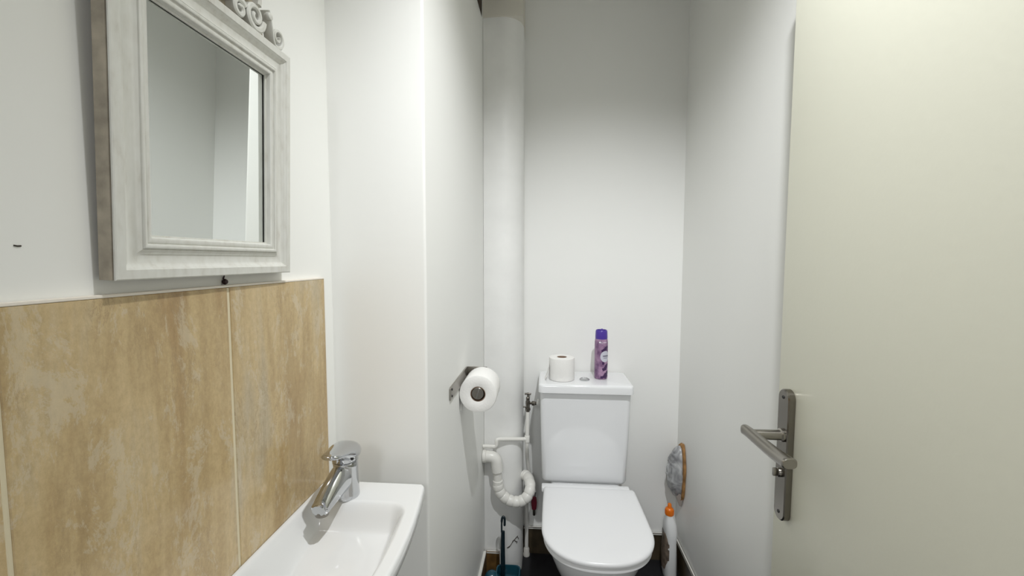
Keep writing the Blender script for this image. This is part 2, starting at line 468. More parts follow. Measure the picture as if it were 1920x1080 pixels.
for j in range(NY+1):
    t = j/NY; y = BY0 + (BY1-BY0)*t
    # right limit with rounded corners
    e = min(y-BY0, BY1-y); r = .016
    xr = bow(max(BY0+r, min(BY1-r, y)))
    if e < r: xr = xr - r + math.sqrt(max(0, r*r-(r-e)**2))
    row = []
    for i in range(NX+1):
        x = -.4408 + (xr+.4408)*i/NX
        z = ztop(x, y)
        ed = min(xr-x, BY1-y, y-BY0)
        if ed < .006: z -= .006 - math.sqrt(max(0, .006**2-(.006-ed)**2))
        row.append(bm.verts.new((x, y, z)))
    G.append(row)
for j in range(NY):
    for i in range(NX): bm.faces.new((G[j][i], G[j][i+1], G[j+1][i+1], G[j+1][i]))
# skirt: rim edge, then the underside drawn in towards the wall
rim = [r_[-1] for r_ in G]
edge = [v_ for v_ in G[0]] + rim[1:-1] + [v_ for v_ in reversed(G[-1])]
prev = edge
cx, cy = -.39, .60
for f, z in ((.0, .832), (.004, .826), (.045, .818), (.16, .795), (.30, .765), (.46, .738), (.60, .722)):
    cur = []
    for v_ in edge:
        x = v_.co.x; y = v_.co.y
        cur.append(bm.verts.new((x + (max(-.4408, cx)-x)*f*(0 if x < -.440 else 1), y + (cy-y)*f, z)))
    for a in range(len(edge)-1): bm.faces.new((prev[a], prev[a+1], cur[a+1], cur[a]))
    prev = cur
bm.faces.new(prev)
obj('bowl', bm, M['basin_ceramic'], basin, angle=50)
obj('overflow_hole', lathe(bmesh.new(), [(.0002, 0), (.0075, 0), (.0075, .003), (.0002, .003)], (-.4275, .548, ztop(-.4275, .548)-.0003), (.75, 0, .65), 18), M['black'], basin)
bm = bmesh.new(); zd = ztop(-.335, .54)
lathe(bm, [(.0002, -.001), (.02, -.001), (.022, .0005), (.021, .002), (.015, .002), (.013, -.0005), (.0002, -.0005)], (-.335, .53, zd), (0, 0, 1), 24)
obj('drain_ring', bm, M['chrome'], basin)
bm = bmesh.new(); lathe(bm, [(.016, .0), (.016, .025), (.03, .03), (.03, .12), (.022, .13), (.0002, .13)], (-.36, .58, .597), (0, 0, 1), 20)
tube(bm, bend([(-.36, .58, .64), (-.36, .70, .62), (-.36, .86, .60)], .03), .016)
obj('waste_trap', bm, M['pvc'], basin)

# ------------------------------------------------------------------ basin tap
tp = thing('basin_tap', 'chrome single lever mixer tap on the far corner of the hand basin', 'tap', (-.372, .748, ZB))
T0 = Vector((-.372, .752, ZB-.0005))
bm = bmesh.new()
# upright body, leaning a touch forward, circular sections
rings = []
for z, r, dy in ((0, .0215, .0), (.003, .0225, 0), (.008, .0222, 0), (.03, .0212, -.001), (.05, .0215, -.0025), (.062, .0222, -.004), (.070, .0225, -.005), (.0725, .0215, -.005)):
    rings.append([T0 + Vector((r*math.cos(2*PI*i/32), dy + r*math.sin(2*PI*i/32), z)) for i in range(32)])
loft(bm, rings)
obj('body', bm, M['chrome'], tp)
# spout: broad at the body and narrowing as it runs down and forward
sp = catmull([(-.373, .757, .893), (-.375, .735, .893), (-.378, .712, .886), (-.381, .692, .877), (-.383, .677, .8705), (-.3835, .668, .869)], 6)
bm = bmesh.new(); rings = []
for i, p in enumerate(sp):
    t = i/(len(sp)-1)
    wd = .0205*(1-t) + .0150*t; hh = .0250*(1-t)**1.3 + .0115
    if t > .93: wd *= .80; hh *= .80
    d = (sp[min(i+1, len(sp)-1)] - sp[max(i-1, 0)]).normalized()
    sx = d.cross(Vector((0, 0, 1))).normalized(); up = sx.cross(d)
    rings.append([p + sx*wd*math.cos(a)*(1 if abs(math.cos(a)) < .9 else .98) + up*hh*math.sin(a) for a in [2*PI*k/24 for k in range(24)]])
loft(bm, rings)
so = obj('spout', bm, M['chrome'], tp)
obj('aerator', lathe(bmesh.new(), [(.0002, 0), (.0105, 0), (.0115, .002), (.0115, .012), (.0002, .012)], (-.383, .679, .8545), (0, .12, 1), 20), M['steel_dark'], tp)
obj('collar', lathe(bmesh.new(), [(.0215, 0), (.0232, .001), (.0232, .0035), (.0215, .0045)], T0 + Vector((0, -.005, .071)), (0, -.08, 1), 32), M['chrome'], tp)
obj('cartridge_cap', lathe(bmesh.new(), [(.0205, 0), (.0235, .001), (.0262, .010), (.0272, .019), (.020, .0205)], T0 + Vector((0, -.0055, .0755)), (0, -.06, 1), 32), M['chrome'], tp)
# lever: domed head running forward into a flat handle
hc = T0 + Vector((0, -.006, .075))
bm = bmesh.new(); rings = []
lp = [(.0265, .009, .004, .002), (.0245, .0165, .0115, .003), (.017, .0245, .0195, .004), (.006, .0282, .0238, .005), (-.006, .0288, .0248, .0065), (-.018, .0270, .0225, .0095), (-.030, .0232, .0175, .0150), (-.044, .0200, .0125, .0205), (-.058, .0185, .0095, .0245), (-.068, .0165, .0080, .0268), (-.073, .0125, .0060, .0278), (-.0755, .006, .0035, .028)]
for y, wd, hh, zc in lp:
    rings.append([hc + Vector((wd*math.copysign(abs(math.cos(a))**.8, math.cos(a)) + .10*max(0, -y), y, zc + .008 + hh*(math.sin(a)*.85 if math.sin(a) > 0 else .62*math.sin(a)))) for a in [2*PI*k/28 for k in range(28)]])
loft(bm, rings)
obj('lever', bm, M['chrome'], tp)
obj('indicator', lathe(bmesh.new(), [(.0002, 0), (.003, 0), (.003, .0012), (.0002, .0016)], hc + Vector((.024, -.022, .012)), (.8, -.6, .1), 12), M['black'], tp)

# ------------------------------------------------------------------ toilet
TX = .168
wc = thing('toilet', 'white close-coupled toilet with lid down against the back wall', 'toilet', (TX, 1.5, 0))
bm = bmesh.new(); rings = []
for z, hw, yf in ((.418, .150, 1.640), (.422, .162, 1.628), (.432, .1655, 1.622), (.60, .1705, 1.612), (.780, .1745, 1.603), (.786, .1745, 1.603)):
    rings.append([Vector((x, y, z)) for x, y in rrect(TX-.006-hw, TX-.006+hw, yf, 1.790, .020)])
loft(bm, rings)
obj('cistern', bm, M['ceramic'], wc)
bm = bmesh.new(); rings = []
for z, i in ((.7905, .004), (.7925, .0), (.815, .0), (.8215, .0015), (.8245, .005), (.8255, .010)):
    rings.append([Vector((x, y, z)) for x, y in rrect(-.0185+i, .3425-i, 1.584+i, 1.793-i, .018)])
loft(bm, rings)
ld = obj('cistern_lid', bm, M['ceramic'], wc)
bm = lathe(bmesh.new(), [(.0195, 0), (.0200, .003), (.0185, .0045), (.0165, .0045), (.0160, .0035), (.0150, .0040), (.0002, .0055)], (.163, 1.662, .8254), (0, 0, 1), 28)
obj('flush_button', bm, M['chrome'], ld)

def seat_outline(inset=0, n=40):
    """D shape: straight back, sides bulging a little, round front"""
    pts = []
    hw = .1785-inset; yb = 1.580-inset; ym = 1.335; yf = 1.170+inset
    for k in range(n+1):                    # right side round the front to the left side
        a = PI*k/n
        c_, s_ = math.cos(a), math.sin(a)
        pts.append((TX+.008 + hw*math.copysign(abs(c_)**.86, c_), ym - (ym-yf)*abs(s_)**.92))
    L = [(TX+.008-hw*.995, 1.40), (TX+.008-hw*.985, 1.47), (TX+.008-hw*.972, 1.53), (TX+.008-hw*.965, yb-.014), (TX+.008-hw*.955, yb-.004), (TX+.008-hw*.93, yb)]
    R_ = [(2*(TX+.008)-x, y) for x, y in reversed(L)]
    return pts + L + R_
def slab(name, levels, m):
    bm = bmesh.new()
    loft(bm, [[Vector((x, y, z)) for x, y in seat_outline(i)] for z, i in levels]); return obj(name, bm, m, wc, angle=50)
slab('seat', [(.3935, .010), (.3955, .006), (.4085, .006), (.4105, .008)], M['plastic_white'])
slab('lid', [(.4125, .006), (.4140, .002), (.4215, .0), (.4265, .0025), (.4290, .008), (.4300, .016), (.4312, .05)], M['plastic_white'])
bm = box(-.004, .333, 1.574, 1.610, .404, .4250, bev=.005)
obj('hinge_bar', bm, M['plastic_white'], wc)
bm = bmesh.new(); rings = []
def pan(z, hw, yf, yb, pw=2.2):
    ym = (yf+yb)/2; hl = (yb-yf)/2
    return [Vector((TX+.006 + hw*math.copysign(abs(math.cos(a))**(2/pw), math.cos(a)), ym + hl*math.copysign(abs(math.sin(a))**(2/pw), math.sin(a)), z)) for a in [2*PI*k/48 for k in range(48)]]
for args in ((.0, .105, 1.33, 1.72, 2.8), (.02, .100, 1.34, 1.71, 2.8), (.12, .096, 1.34, 1.70, 2.6), (.20, .110, 1.30, 1.70, 2.5), (.28, .140, 1.235, 1.71, 2.4), (.34, .160, 1.198, 1.73, 2.4), (.375, .166, 1.188, 1.745, 2.5), (.390, .166, 1.188, 1.75, 2.6), (.393, .160, 1.195, 1.745, 2.6)):
    rings.append(pan(*args))
loft(bm, rings)
add_box(bm, TX-.135, TX+.135, 1.63, 1.785, .30, .4185, bev=.012)
obj('pan', bm, M['ceramic'], wc, angle=60)

# ------------------------------------------------------------------ toilet rolls
def roll_mesh(o, axis, r, rc, L):
    bm = bmesh.new()
    lathe(bm, [(rc, 0), (rc+.001, -.0005), (r*.7, -.0008), (r-.004, -.0002), (r-.001, .001), (r, .004), (r, L-.004), (r-.001, L-.001), (r-.004, L), (r*.7, L+.0008), (rc+.001, L+.0005), (rc, L), (rc, L*.5), (rc, 0)], o, axis, 44, cap0=False, cap1=False)
    return bm
def core_mesh(o, axis, rc, L):
    return lathe(bmesh.new(), [(rc-.0005, .0005), (rc-.0005, L-.0005), (rc-.0018, L-.0005), (rc-.0018, .0005), (rc-.0005, .0005)], o, axis, 32, cap0=False, cap1=False)
# spare one, standing on the cistern
o = (.073, 1.668, .826)
r1 = thing('toilet_roll', 'white toilet roll standing upright on the cistern lid', 'toilet roll', o)
ss = obj('paper', roll_mesh(o, (0, 0, 1), .0505, .0195, .0885), M['paper'], r1)
obj('core', core_mesh(o, (0, 0, 1), .0195, .0885), M['core'], r1)
bm = bmesh.new(); rings = []       # loose last sheet lying out to the left
for k in range(10):
    t = k/9
    x = .0225 - .0165*t**2; rings.append([Vector((x, 1.650-.010*t, .826+.062*(1-t)+.001)), Vector((x, 1.690-.010*t, .826+.062*(1-t)+.001)), Vector((x+.0009, 1.690-.01*t, .826+.062*(1-t)+.001)), Vector((x+.0009, 1.650-.01*t, .826+.062*(1-t)+.001))])
loft(bm, rings)
obj('loose_sheet', bm, M['paper'], r1)

# holder on the narrow part's left wall and the roll hanging on it
HC = Vector((-.1865, 1.172, .916))
hd = thing('toilet_roll_holder', 'brushed steel toilet roll holder screwed to the left wall', 'toilet roll holder', (-.24, 1.2, .955))
bm = bmesh.new()
def plate_pt(y, z, d): return Vector((SKX(y)+d, y, z))
rings = [[plate_pt(y, z, d) for y, z in rrect(1.055, 1.283, .934, .968, .004)] for d in (.0003, .0035, .0040)]
loft(bm, rings); obj('wall_plate', bm, M['steel'], hd, angle=30)
bm = box(SKX(1.28)+.003, HC.x+.012, 1.2795, 1.2832, .934, .968, bev=.001)
obj('arm', bm, M['steel'], hd)
bm = bmesh.new(); lathe(bm, [(.0002, 0), (.0160, 0), (.0170, .001), (.0170, .112), (.0002, .112)], (HC.x, 1.168, HC.z+.003), (0, 1, 0), 32)
pn = obj('pin', bm, M['steel_dark'], hd)
bm = box(HC.x-.0007, HC.x+.0007, 1.1672, 1.169, HC.z-.013, HC.z+.019)
bmesh.ops.rotate(bm, verts=bm.verts, cent=(HC.x, 1.168, HC.z+.003), matrix=Matrix.Rotation(math.radians(18), 3, 'Y'))
obj('seam', bm, M['chrome'], pn, smooth=False)
for z in (.942, .960):
    obj('screw', lathe(bmesh.new(), [(.0002, 0), (.003, 0), (.0028, .0016), (.0002, .002)], plate_pt(1.072, z, .0038), (1, 0, 0), 12), M['black'], hd)
r2 = thing('toilet_roll', 'white toilet roll hanging on the steel wall holder', 'toilet roll', tuple(HC))
bm = roll_mesh(tuple(HC), (0, 1, 0), .0545, .0220, .100)
obj('paper', bm, M['paper'], r2)
obj('core', core_mesh(tuple(HC), (0, 1, 0), .0220, .100), M['core'], r2)
bm = bmesh.new(); rings = []
for k in range(9):
    t = k/8; z = HC.z - .0 - .052*t; x = HC.x - .0550 - .0015*t
    x = max(x, SKX(1.27)+.002)
    rings.append([Vector((x, 1.178, z)), Vector((x, 1.272, z)), Vector((x+.0008, 1.272, z)), Vector((x+.0008, 1.178, z))])
loft(bm, rings)
obj('loose_sheet', bm, M['paper'], r2)

# ------------------------------------------------------------------ spray can
cc = Vector((.2305, 1.692, .8258)); CR = .0262
can = thing('spray_can', 'purple air freshener spray can standing on the cistern lid', 'spray can', tuple(cc))
obj('can_body', lathe(bmesh.new(), [(.0002, .0025), (.021, .0025), (.0235, .0), (.0255, .002), (CR, .007), (CR, .135), (.0258, .148), (.0246, .158), (.0236, .162), (.0002, .162)], cc, (0, 0, 1), 48), M['can'], can)
capbm = lathe(bmesh.new(), [(.0240, .1605), (.0242, .168), (.0234, .188), (.0225, .1935), (.0205, .1955), (.019, .1955), (.0185, .190), (.0002, .190)], cc, (0, 0, 1), 48)
lathe(capbm, [(.0002, .189), (.009, .189), (.008, .197), (.003, .200), (.0002, .2005)], cc + Vector((.002, 0, 0)), (0, 0, 1), 16)
obj('cap', capbm, M['purple_cap'], can)
def wrap(a, z, d=.0003):       # a: arc length from the side facing the room
    th = -PI/2 + a/CR - .10
    rr = CR + d - (max(0, z-.135)*.075)
    return cc + Vector((rr*math.cos(th), rr*math.sin(th), z))
def patch(bm, shape, d, mi=0, n=40):
    ctr = bm.verts.new(wrap(shape(0, 0)[0], shape(0, 0)[1], d))
    prev = None
    for ring in range(1, 5):
        cur = [bm.verts.new(wrap(*shape(ring/4, 2*PI*k/n), d)) for k in range(n)]
        for k in range(n):
            j = (k+1) % n
            f = bm.faces.new((ctr, cur[k], cur[j]) if prev is None else (prev[k], cur[k], cur[j], prev[j])); f.material_index = mi
        prev = cur
def line(bm, pts, wdt, d, mi=0):
    for (a0, z0), (a1, z1) in zip(pts, pts[1:]):
        L = math.hypot(a1-a0, z1-z0) or 1e-6; nx, nz = -(z1-z0)/L*wdt/2, (a1-a0)/L*wdt/2
        q = [wrap(a0+nx, z0+nz, d), wrap(a0-nx, z0-nz, d), wrap(a1-nx, z1-nz, d), wrap(a1+nx, z1+nz, d)]
        f = bm.faces.new([bm.verts.new(p) for p in q]); f.material_index = mi
bm = bmesh.new()
patch(bm, lambda r, a: (.0165 + .0205*r*math.cos(a), .0925 + .0225*r*math.sin(a)), .0005)
dl = obj('label_disc', bm, M['disc'], can, angle=80)
bm = bmesh.new()
patch(bm, lambda r, a: (.0190 + .0135*r*math.copysign(abs(math.cos(a))**.4, math.cos(a)), .0945 + .0030*r*math.copysign(abs(math.sin(a))**.4, math.sin(a))), .0008)
wv = [(.0080 + .0004*k, .0865 + .0012*math.sin(k*1.9)) for k in range(46)]
line(bm, wv, .0008, .0008)
obj('label_text', bm, M['grey_print'], dl, smooth=False)
for (a, z, ra, rz, tilt) in ((.010, .1185, .012, .006, .55), (.020, .126, .012, .006, .7), (.008, .066, .0048, .0065, 0), (.016, .044, .013, .0075, .5), (.024, .056, .011, .006, .6), (.020, .016, .013, .010, .3), (.028, .026, .011, .008, .5), (.004, .009, .007, .006, .2)):
    def sh(r, t, a=a, z=z, ra=ra, rz=rz, tilt=tilt):
        w_ = 1 + .16*math.sin(5*t + a*900) + .10*math.sin(9*t)
        u_, v_ = ra*r*w_*math.cos(t), rz*r*w_*math.sin(t)
        return (a + u_*math.cos(tilt) - v_*math.sin(tilt), max(.004, z + u_*math.sin(tilt) + v_*math.cos(tilt)))
    bm = bmesh.new(); patch(bm, sh, .0003)
    obj('printed_flower', bm, M['flower'], can, angle=80)
bm = bmesh.new()
patch(bm, lambda r, a: (-.0062 + .0036*r*math.copysign(abs(math.cos(a))**.5, math.cos(a)), .1490 + .0028*r*math.copysign(abs(math.sin(a))**.5, math.sin(a))), .0006)
line(bm, [(.0025 + .0030*math.cos(t), .1475 + .0030*math.sin(t)) for t in [.8 + 4.9*k/12 for k in range(13)]], .0010, .0006)
line(bm, [(.0065 + .0006*k, .1482 + .0013*math.sin(k*1.45)) for k in range(28)], .0010, .0006)
obj('printed_text', bm, M['lid_print'], can, smooth=False)

# ------------------------------------------------------------------ plumbing beside the toilet
# stop valve with its T handle
sv = thing('stop_valve', 'small tarnished stop valve with T handle left of the cistern', 'valve', (-.0615, 1.66, .716))
V = lambda x, z, y=1.66: Vector((x+.0015, y, z+.0155))
obj('valve_body', lathe(bmesh.new(), [(.007, 0), (.007, .008), (.0105, .009), (.0105, .018), (.0075, .019), (.0085, .030), (.0095, .036), (.009, .046), (.0065, .048), (.0075, .052), (.0075, .060), (.004, .064), (.0035, .074)], V(-.063, .672), (0, 0, 1), 20), M['brass'], sv)
hb = bmesh.new(); tube(hb, [V(-.076, .747), V(-.070, .7475), V(-.063, .748), V(-.056, .7475), V(-.050, .747)], [.0042, .0036, .0048, .0036, .0042], 12)
obj('handle', hb, M['brass'], sv)
ob = lathe(bmesh.new(), [(.0055, 0), (.0055, .008), (.0095, .009), (.0105, .013), (.0095, .021), (.0075, .022), (.0075, .027)], V(-.056, .7095), (1, 0, 0), 6)
obj('outlet_nut', ob, M['brass'], sv)
obj('drain_nipple', tube(bmesh.new(), [V(-.070, .694), V(-.082, .693)], .003, 10), M['brass'], sv)
obj('tail_pipe', tube(bmesh.new(), bend([V(-.030, .7095), V(-.024, .7095), V(-.021, .7095, 1.70)], .005), .005, 10), M['pvc'], sv)
obj('wall_bracket', tube(bmesh.new(), [V(-.063, .700, 1.668), V(-.063, .700, 1.799)], .005, 10), M['brass'], sv)

# white supply pipe: from the valve down to the floor, with a branch across the soil pipe into the left wall
sp_ = thing('water_pipe', 'thin white water pipe below the stop valve branching left across the soil pipe', 'pipe', (-.065, 1.68, 0))
obj('riser', tube(bmesh.new(), bend([(-.0615, 1.66, .690), (-.0635, 1.66, .59), (-.0645, 1.662, .545), (-.066, 1.735, .462), (-.060, 1.752, .39), (-.040, 1.752, .330), (-.036, 1.745, .305)], .03), .0078, 14), M['pvc'], sp_)
zb_ = .606
obj('branch', tube(bmesh.new(), bend([(-.0635, 1.660, .577), (-.1815, 1.6005, .5975), (-.1815, 1.6005, .5675), (SKX(1.6)+.001, 1.6005, .5675)], .010, 5), .0072, 14), M['pvc'], sp_)
obj('elbow', lathe(bmesh.new(), [(.0098, 0), (.0105, .002), (.0105, .024), (.0098, .026)], (-.0638, 1.660, .565), (0, 0, 1), 16), M['pvc'], sp_)
# second thin riser standing against the soil pipe, down to the floor
lp_ = thing('riser_pipe', 'thin white riser pipe at floor level against the soil pipe, right side', 'pipe', (-.074, 1.74, 0))
obj('pipe_run', tube(bmesh.new(), [(-.0690, 1.775, .004), (-.0690, 1.775, .30), (-.0690, 1.775, .34)], .0085, 14), M['pvc'], lp_)
obj('floor_collar', lathe(bmesh.new(), [(.0145, 0), (.0145, .01), (.0125, .014), (.0125, .032), (.0095, .036)], (-.0690, 1.775, .001), (0, 0, 1), 16), M['pvc_grey'], lp_)

# waste trap: elbow from the left wall, down, round and up behind the toilet
tr = thing('waste_pipe', 'white plastic waste pipe with a ribbed U bend beside the toilet', 'pipe', (-.17, 1.59, .5))
yT = 1.600
zE = .524
obj('elbow', tube(bmesh.new(), bend([(SKX(1.6)+.001, yT, zE+.004), (-.185, yT, zE+.003), (-.178, yT, zE-.055)], .032, 8), .0225, 20), M['pvc'], tr)
obj('wall_collar', lathe(bmesh.new(), [(.0255, 0), (.0255, .012), (.023, .014)], (SKX(1.6)+.001, yT, zE+.004), (1, 0, 0), 24), M['pvc'], tr)
obj('down_pipe', tube(bmesh.new(), [(-.1785, yT, zE-.045), (-.1765, yT, .405)], .0165, 20), M['pvc'], tr)
for z in (.487, .423):
    obj('coupling', lathe(bmesh.new(), [(.0175, 0), (.0195, .0015), (.0195, .018), (.0175, .0195)], (-.1778 + (.487-z)*.018, yT, z-.010), (-.01, 0, 1), 22), M['pvc'], tr)
up_ = catmull([(-.1765, yT, .418), (-.172, yT, .392), (-.155, yT, .368), (-.130, yT, .352), (-.105, yT, .347), (-.080, yT+.002, .352), (-.060, yT+.006, .368), (-.050, yT+.020, .390), (-.052, yT+.048, .404), (-.064, yT+.085, .407), (-.078, yT+.098, .407)], 10)
rr = [.0195 + .0022*abs(math.sin(i*PI/9))**.5 for i in range(len(up_))]
obj('u_bend', tube(bmesh.new(), up_, rr, 22), M['pvc'], tr)

# red-handled stopcock low beside the toilet
rv = thing('stopcock', 'small stopcock with dark red lever at the foot of the white water pipe', 'valve', (-.036, 1.725, .29))
obj('valve_body', lathe(bmesh.new(), [(.006, 0), (.010, .002), (.010, .012), (.0075, .014), (.0075, .030), (.009, .032), (.009, .040), (.006, .042)], (-.036, 1.745, .268), (0, 0, 1), 16), M['chrome'], rv)
bm = bmesh.new(); rings = []
for t in range(9):
    k = t/8; wd = .009 + .003*math.sin(PI*k); rings.append([Vector((-.036 + wd*math.cos(a), 1.733 - .004*k + .004*math.sin(a), .292 - .052*k)) for a in [2*PI*i/16 for i in range(16)]])
loft(bm, rings); obj('lever', bm, M['red'], rv)
obj('outlet_pipe', tube(bmesh.new(), bend([(-.036, 1.745, .272), (-.036, 1.745, .20), (-.036, 1.798, .20)], .02), .006, 12), M['brass'], rv)

# ------------------------------------------------------------------ toilet brush and its holder
HB = Vector((-.145, 1.545, 0))
bh = thing('brush_holder', 'teal plastic toilet brush holder on the floor by the soil pipe', 'brush holder', tuple(HB))
bm = bmesh.new(); rings = []
for z, w0, d0 in ((0, .050, .040), (.004, .053, .043), (.07, .050, .040), (.094, .048, .038), (.100, .046, .036), (.100, .042, .032), (.06, .042, .032)):
    rings.append([Vector((HB.x + .014 + x, HB.y + y, z)) for x, y in rrect(-w0, w0, -d0, d0, .018)])
loft(bm, rings); obj('cup', bm, M['teal'], bh)
bm = bmesh.new()
lathe(bm, [(.030, 0), (.032, .03), (.031, .072), (.027, .088), (.018, .100), (.008, .105), (.0002, .106)], HB + Vector((-.048, -.012, 0)), (0, 0, 1), 28)
obj('dome', bm, M['teal'], bh)
tb = thing('toilet_brush', 'dark teal toilet brush upright in the teal holder', 'toilet brush', (HB.x, HB.y, .03))
hp = [(-.1505, 1.552, .05), (-.1515, 1.553, .12), (-.1525, 1.554, .19), (-.1515, 1.553, .255)]
bm = bmesh.new(); rings = []
for (x, y, z), w_ in zip(catmull(hp, 8), [.0072 + .0018*math.sin(PI*k/24) for k in range(25)]):
    rings.append([Vector((x + w_*math.cos(a), y + .005*math.sin(a), z)) for a in [2*PI*k/14 for k in range(14)]])
loft(bm, rings); obj('handle', bm, M['teal_dark'], tb)
# hanging loop at the top of the handle, open at the lower right
tube_pts = catmull([(-.1565, 1.553, .250), (-.1565, 1.553, .285), (-.1550, 1.553, .306), (-.1500, 1.553, .3125), (-.1455, 1.553, .305), (-.1450, 1.553, .285), (-.1455, 1.553, .277)], 6)
obj('hanging_loop', tube(bmesh.new(), tube_pts, [.0034]*8 + [.0046]*(len(tube_pts)-10) + [.0036]*2, 10), M['teal_dark'], tb)
obj('bristles', lathe(bmesh.new(), [(.008, 0), (.028, .006), (.031, .025), (.026, .04), (.008, .05)], (-.150, 1.552, .012), (0, 0, 1), 24), mat('bristle', (.6, .6, .58, 1), .8, bump=1, bscale=400), tb)

# ------------------------------------------------------------------ cleaner bottle
BB = Vector((.521, 1.700, 0))
bt = thing('cleaner_bottle', 'white toilet cleaner bottle with orange cap on the floor right of the toilet', 'bottle', tuple(BB))
bm = bmesh.new(); rings = []
for z, hx, hy, ox in ((0, .021, .036, .003), (.004, .024, .040, .002), (.02, .0255, .042, .001), (.09, .0262, .043, -.001), (.135, .0250, .042, -.002), (.155, .0232, .040, -.001), (.175, .0240, .040, 0), (.20, .0255, .037, .0), (.225, .0245, .031, -.001), (.243, .0205, .024, -.002), (.256, .0155, .017, -.003), (.264, .0145, .0150, -.004)):
    rings.append([BB + Vector((ox + hx*math.copysign(abs(math.cos(a))**.75, math.cos(a)), hy*math.copysign(abs(math.sin(a))**.75, math.sin(a)), z)) for a in [2*PI*k/36 for k in range(36)]])
loft(bm, rings); bo = obj('bottle_body', bm, M['bottle'], bt)
bm = lathe(bmesh.new(), [(.0165, 0), (.0172, .002), (.0168, .022), (.015, .026), (.0085, .030), (.0075, .043), (.0055, .046), (.0002, .047)], BB + Vector((-.004, 0, .2635)), (0, 0, 1), 24)
for k in range(20):
    a = 2*PI*k/20; p = BB + Vector((-.004 + .0168*math.cos(a), .0168*math.sin(a), .266)); tube(bm, [p, p + Vector((0, 0, .019))], .0010, 6)
obj('cap', bm, M['orange'], bt)
bm = bmesh.new(); rings = []        # printed label on the face turned to the toilet
for k in range(17):
    z = .045 + .150*k/16
    row = []
    for i in range(11):
        a = PI*(1.40 - .80*i/10)
        hx, hy, ox = .0262, .043, -.001
        if z > .135: hx = .0250 - .0012*math.sin(PI*min(1, (z-.135)/.04)); hy = .041
        wob = (1 if 2 <= k <= 14 else 1)
        row.append(BB + Vector((ox + (hx+.0022)*math.copysign(abs(math.cos(a))**.75, math.cos(a)), (hy+.0010)*math.copysign(abs(math.sin(a))**.75, math.sin(a))*(.55 + .45*math.sin(PI*(k+.5)/17)**.5), z)))
    rings.append(row)
loft(bm, rings, False, False, closed=False); obj('label', bm, M['label_brown'], bt)

# ------------------------------------------------------------------ hole in the right wall stuffed with plastic
hs = thing('stuffed_wall_hole', 'brown-edged hole low in the right wall stuffed with grey plastic', 'hole', (XR, 1.735, .43))
hy, hz, ry, rz = 1.7300, .432, .0500, .122
ring_pts = []
for k in range(49):
    a = 2*PI*k/48; w_ = 1 + .05*math.sin(3*a+1) + .03*math.sin(7*a)
    ring_pts.append(Vector((XR-.0015, hy + ry*w_*math.cos(a), hz + rz*w_*math.sin(a))))
bm = bmesh.new(); rings = []
for k, p in enumerate(ring_pts[:-1]):
    d = (Vector((p.x, hy, hz)) - p); d.normalize()
    n0 = .004*noise.noise(p*60)
    wd = .023 + n0
    rings.append([p - d*.002, p + Vector((-.008-n0, 0, 0)) + d*.001, p + Vector((-.010, 0, 0)) + d*wd*.55, p + Vector((-.006, 0, 0)) + d*wd, p + d*(wd+.002)])
rings.append(rings[0])
loft(bm, rings, False, False); obj('broken_edge', bm, M['rust'], hs, angle=60)
bm = bmesh.new(); rings = []
for j in range(15):
    t = j/14; ph = t*PI/2
    row = []
    for k in range(44):
        a = 2*PI*k/44
        s_ = math.cos(ph)
        p = Vector((0, (ry-.010)*s_*math.cos(a), (rz-.014)*s_*math.sin(a)))
        dd = .052*math.sin(ph)**.7
        q = Vector((XR - .004 - dd - .010*noise.noise(Vector((a*1.2, t*4, 2)))*math.sin(ph*1.0) - .005*noise.noise(Vector((p.y*70, p.z*45, t*3))), hy + p.y + .010*math.sin(ph), hz + p.z - .012*math.sin(ph)))
        row.append(q)
    rings.append(row)
loft(bm, rings); obj('plastic_film', bm, M['bag'], hs, angle=70)
bm = bmesh.new()
loft(bm, [[Vector((XR-.004, 1.695, .345)), Vector((XR-.004, 1.745, .335)), Vector((XR-.030, 1.752, .345)), Vector((XR-.030, 1.715, .35))],
          [Vector((XR-.003, 1.708, .312)), Vector((XR-.003, 1.740, .305)), Vector((XR-.018, 1.745, .310)), Vector((XR-.018, 1.72, .312))],
          [Vector((XR-.0015, 1.722, .285)), Vector((XR-.0015, 1.735, .283)), Vector((XR-.008, 1.736, .285)), Vector((XR-.008, 1.725, .286))]])
obj('film_tail', bm, mat('cloudy_film', (.52, .48, .44, 1), .35), hs)

# ------------------------------------------------------------------ door (open, against the right wall) and its handle
XD = .460
door = struct('door_1', box(XD, XD+.038, .03, .848, .008, 2.04, bev=.002), M['door'], angle=30)
pl = bmesh.new()
def rr_yz(x, y0, y1, z0, z1, r, i=0):
    return [Vector((x, y, z)) for y, z in rrect(y0+i, y1-i, z0+i, z1-i, max(r-i, .001), 8)]
PY0, PY1, PZ0, PZ1 = .7905, .8255, .808, 1.060
loft(pl, [rr_yz(XD-.0002, PY0, PY1, PZ0, PZ1, .0172), rr_yz(XD-.0105, PY0, PY1, PZ0, PZ1, .0172), rr_yz(XD-.0125, PY0, PY1, PZ0, PZ1, .0172, .002)])
plate = obj('handle_plate', pl, M['steel_dark'], door, angle=35)
for z in (1.045, .824):
    obj('screw', lathe(bmesh.new(), [(.0002, 0), (.0034, 0), (.003, .0012), (.0002, .0016)], (XD-.0124, .808, z), (-1, 0, 0), 14), M['black'], plate)
lv = bmesh.new()
NZ = .973; NYc = .806
lathe(lv, [(.0125, 0), (.0125, .004), (.0095, .006), (.0092, .050), (.0092, .058)], (XD-.0122, NYc, NZ), (-1, 0, 0), 24)
obj('lever_neck', lv, M['steel'], door)
